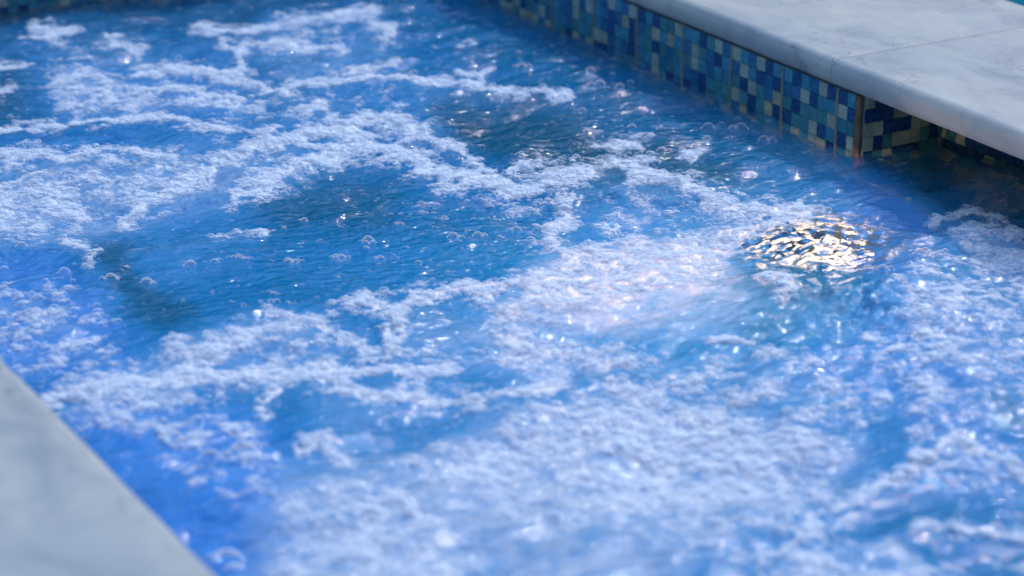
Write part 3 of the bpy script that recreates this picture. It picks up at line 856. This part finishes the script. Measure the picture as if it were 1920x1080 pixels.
ps = ng.nodes.new('GeometryNodeInputPosition'); sz = ng.nodes.new('ShaderNodeSeparateXYZ'); lt = ng.nodes.new('FunctionNodeCompare'); lt.operation = 'LESS_THAN'; lt.inputs['B'].default_value = -.22
K(ps.outputs[0], sz.inputs[0]); K(sz.outputs['Z'], lt.inputs['A']); K(lt.outputs[0], dg.inputs['Selection']); K(ico.outputs['Mesh'], dg.inputs['Geometry'])
K(dg.outputs[0], sm.inputs[0]); K(sm.outputs[0], smt.inputs[0]); K(smt.outputs[0], iop.inputs['Instance'])
m2p = ng.nodes.new('GeometryNodeMeshToPoints')
K(gi.outputs[0], m2p.inputs[0]); K(m2p.outputs[0], iop.inputs['Points']); cx = ng.nodes.new('ShaderNodeCombineXYZ'); mz = ng.nodes.new('ShaderNodeMath'); mz.operation = 'MULTIPLY'; mz.inputs[1].default_value = .68
K(na.outputs['Attribute'], mz.inputs[0]); K(na.outputs['Attribute'], cx.inputs[0]); K(na.outputs['Attribute'], cx.inputs[1]); K(mz.outputs[0], cx.inputs[2]); K(cx.outputs[0], iop.inputs['Scale']); K(iop.outputs[0], go.inputs[0])
md = fo_.modifiers.new('bubble_scatter', 'NODES'); md.node_group = ng

# ------------------------------------------------------------------ single bubbles and small rafts floating apart
def dome_mesh(seed, n, big):
    """a raft of n thin domes sitting on the water, as one mesh"""
    rnd = random.Random(seed); bm = bmesh.new(); placed = []
    for i in range(n):
        r = big*(1 if i == 0 else rnd.uniform(.35, .8))
        if i == 0: x = y = 0
        else:
            px_, py_, pr = rnd.choice(placed); a = rnd.uniform(0, 2*math.pi) if rnd.random() < .4 else rnd.choice((0, math.pi))+rnd.uniform(-.6, .6)
            x, y = px_+math.cos(a)*(pr+r)*.85, py_+math.sin(a)*(pr+r)*.85
        placed.append((x, y, r)); S = 24; Rn = 8; prev = None
        for fr_, fz in ((1.30, -.04), (1.12, .08), (1.0, .24)):
            ring = [bm.verts.new((x+r*fr_*math.cos(2*math.pi*s/S), y+r*fr_*math.sin(2*math.pi*s/S), r*fz)) for s in range(S)]
            if prev:
                for s in range(S): bm.faces.new((prev[s], prev[(s+1) % S], ring[(s+1) % S], ring[s]))
            prev = ring
        for k in range(Rn+1):
            ph = math.radians(14) + (math.pi/2-math.radians(14))*k/Rn
            if k == Rn: ring = [bm.verts.new((x, y, r*.92))]
            else: ring = [bm.verts.new((x+r*math.cos(ph)*math.cos(2*math.pi*s/S), y+r*math.cos(ph)*math.sin(2*math.pi*s/S), r*math.sin(ph)*.92)) for s in range(S)]
            if prev:
                for s in range(S):
                    if len(ring) == 1: bm.faces.new((prev[s], prev[(s+1) % S], ring[0]))
                    else: bm.faces.new((prev[s], prev[(s+1) % S], ring[(s+1) % S], ring[s]))
            prev = ring
    return bm
BUBS = [  # px position, count, size of the biggest, label
 (1328,240,2,.0125,'large clear bubble with a small one, left of the pair near the tiled wall'),
 (1390,243,3,.0125,'large clear bubble right beside another in front of the tiled wall'),
 (1325,262,3,.0085,'small knot of clear bubbles just below the large bubble by the tiled wall'),
 (1368,261,4,.0060,'tiny raft of bubbles between the large bubbles by the tiled wall'),
 (1432,268,3,.0105,'clear bubble nearest to the tiled wall, alone on deep blue water'),
 (1107,143,2,.0100,'blurred bubble at the top of the group in the dark blue top centre'),
 (1125,165,1,.0095,'round blurred bubble in the middle of the upper blue water'),
 (1162,170,1,.0085,'blurred bubble right of the others in the upper blue water'),
 (1108,170,1,.0075,'small blurred bubble left in the upper blue water'),
 (1182,153,1,.0065,'small faint bubble farthest right in the upper blue water'),
 (978,135,3,.0100,'blurred cluster of bubbles above the thin white foam line'),
 (1092,210,1,.0065,'small bubble just below the short foam patch'),
 (1185,240,1,.0085,'lone dome bubble above the warm lit foam clump'),
 (1240,287,1,.0085,'lone arched bubble right of the warm lit foam clump'),
 (790,378,5,.0065,'raft of bubbles in the upper part of the calm blue patch'),
 (790,400,3,.0060,'thin raft of bubbles under the upper raft on the calm blue patch'),
 (833,410,3,.0065,'pair of bubbles at the right of the calm blue patch centre'),
 (751,428,5,.0060,'tight knot of tiny bubbles left of centre on the calm blue patch'),
 (690,454,3,.0105,'big glossy bubble pair near the middle of the calm blue patch'),
 (640,480,9,.0075,'longest raft of bubbles on the calm blue patch'),
 (713,486,2,.0085,'single arched bubble below the big pair on the calm blue patch'),
 (850,447,3,.0095,'curved bubble pair at the right side of the calm blue patch'),
 (896,443,2,.0090,'dark rimmed bubble right of the curved pair on the calm blue patch'),
 (968,425,3,.0080,'bubble raft near the column of foam right of the calm blue patch'),
 (540,490,5,.0080,'raft of bubbles at the lower middle left of the calm blue patch'),
 (450,490,7,.0070,'long thin chain of bubbles on the left half of the calm blue patch'),
 (402,496,3,.0070,'short raft left of the long bubble chain'),
 (357,500,2,.0100,'big bubble at the left end of the row of rafts'),
 (470,448,6,.0065,'raft of small bubbles above the long bubble chain'),
 (275,527,2,.0100,'bubble on the dark teal water at the lower left'),
 (208,524,3,.0110,'blurred bubble group on the edge of the dark teal water'),
 (120,504,1,.0100,'ring bubble over the violet blue water at the left'),
 (40,456,1,.0090,'ring bubble near the left edge of the picture'),
 (570,408,5,.0050,'small raft near the top left of the calm blue patch'),
 (785,495,1,.0060,'flat tiny bubble low on the calm blue patch'),
 (1600,770,1,.0100,'blurred bubble in the right foreground foam'),
 (320,835,4,.0170,'blurred ring of bubbles near the left coping'),
 (455,868,4,.0200,'large blurred arch of bubbles in the left foreground'),
 (425,1040,3,.0220,'large blurred bubble arc at the bottom beside the coping'),
 (1300,398,3,.0075,'bubbles gleaming in the foam left of the lamp'),
 (1535,390,3,.0120,'clear bubble beside the upper rim of the lamp glow'),
 (1655,512,4,.0100,'raft of bubbles right of the lamp glow'),
 (1705,372,2,.0055,'tiny pair of bubbles over the submerged sill'),
 (1725,478,4,.0110,'cluster of ring bubbles between the lamp glow and the right foam'),
]
for i, (x, y, n, r, lab) in enumerate(BUBS):
    p = at(x, y)
    hh = float(fields(np.array([p[0]]), np.array([p[1]]))[3][0])
    o = from_bm('floating_bubble', dome_mesh(100+i, n, r*.9), M['bubble'], smooth=True)
    o.location = (p[0], p[1], hh)
    o.rotation_euler = (0, 0, -HEAD)
    tag(o, lab, 'bubble', 'bubbles floating apart from the foam')
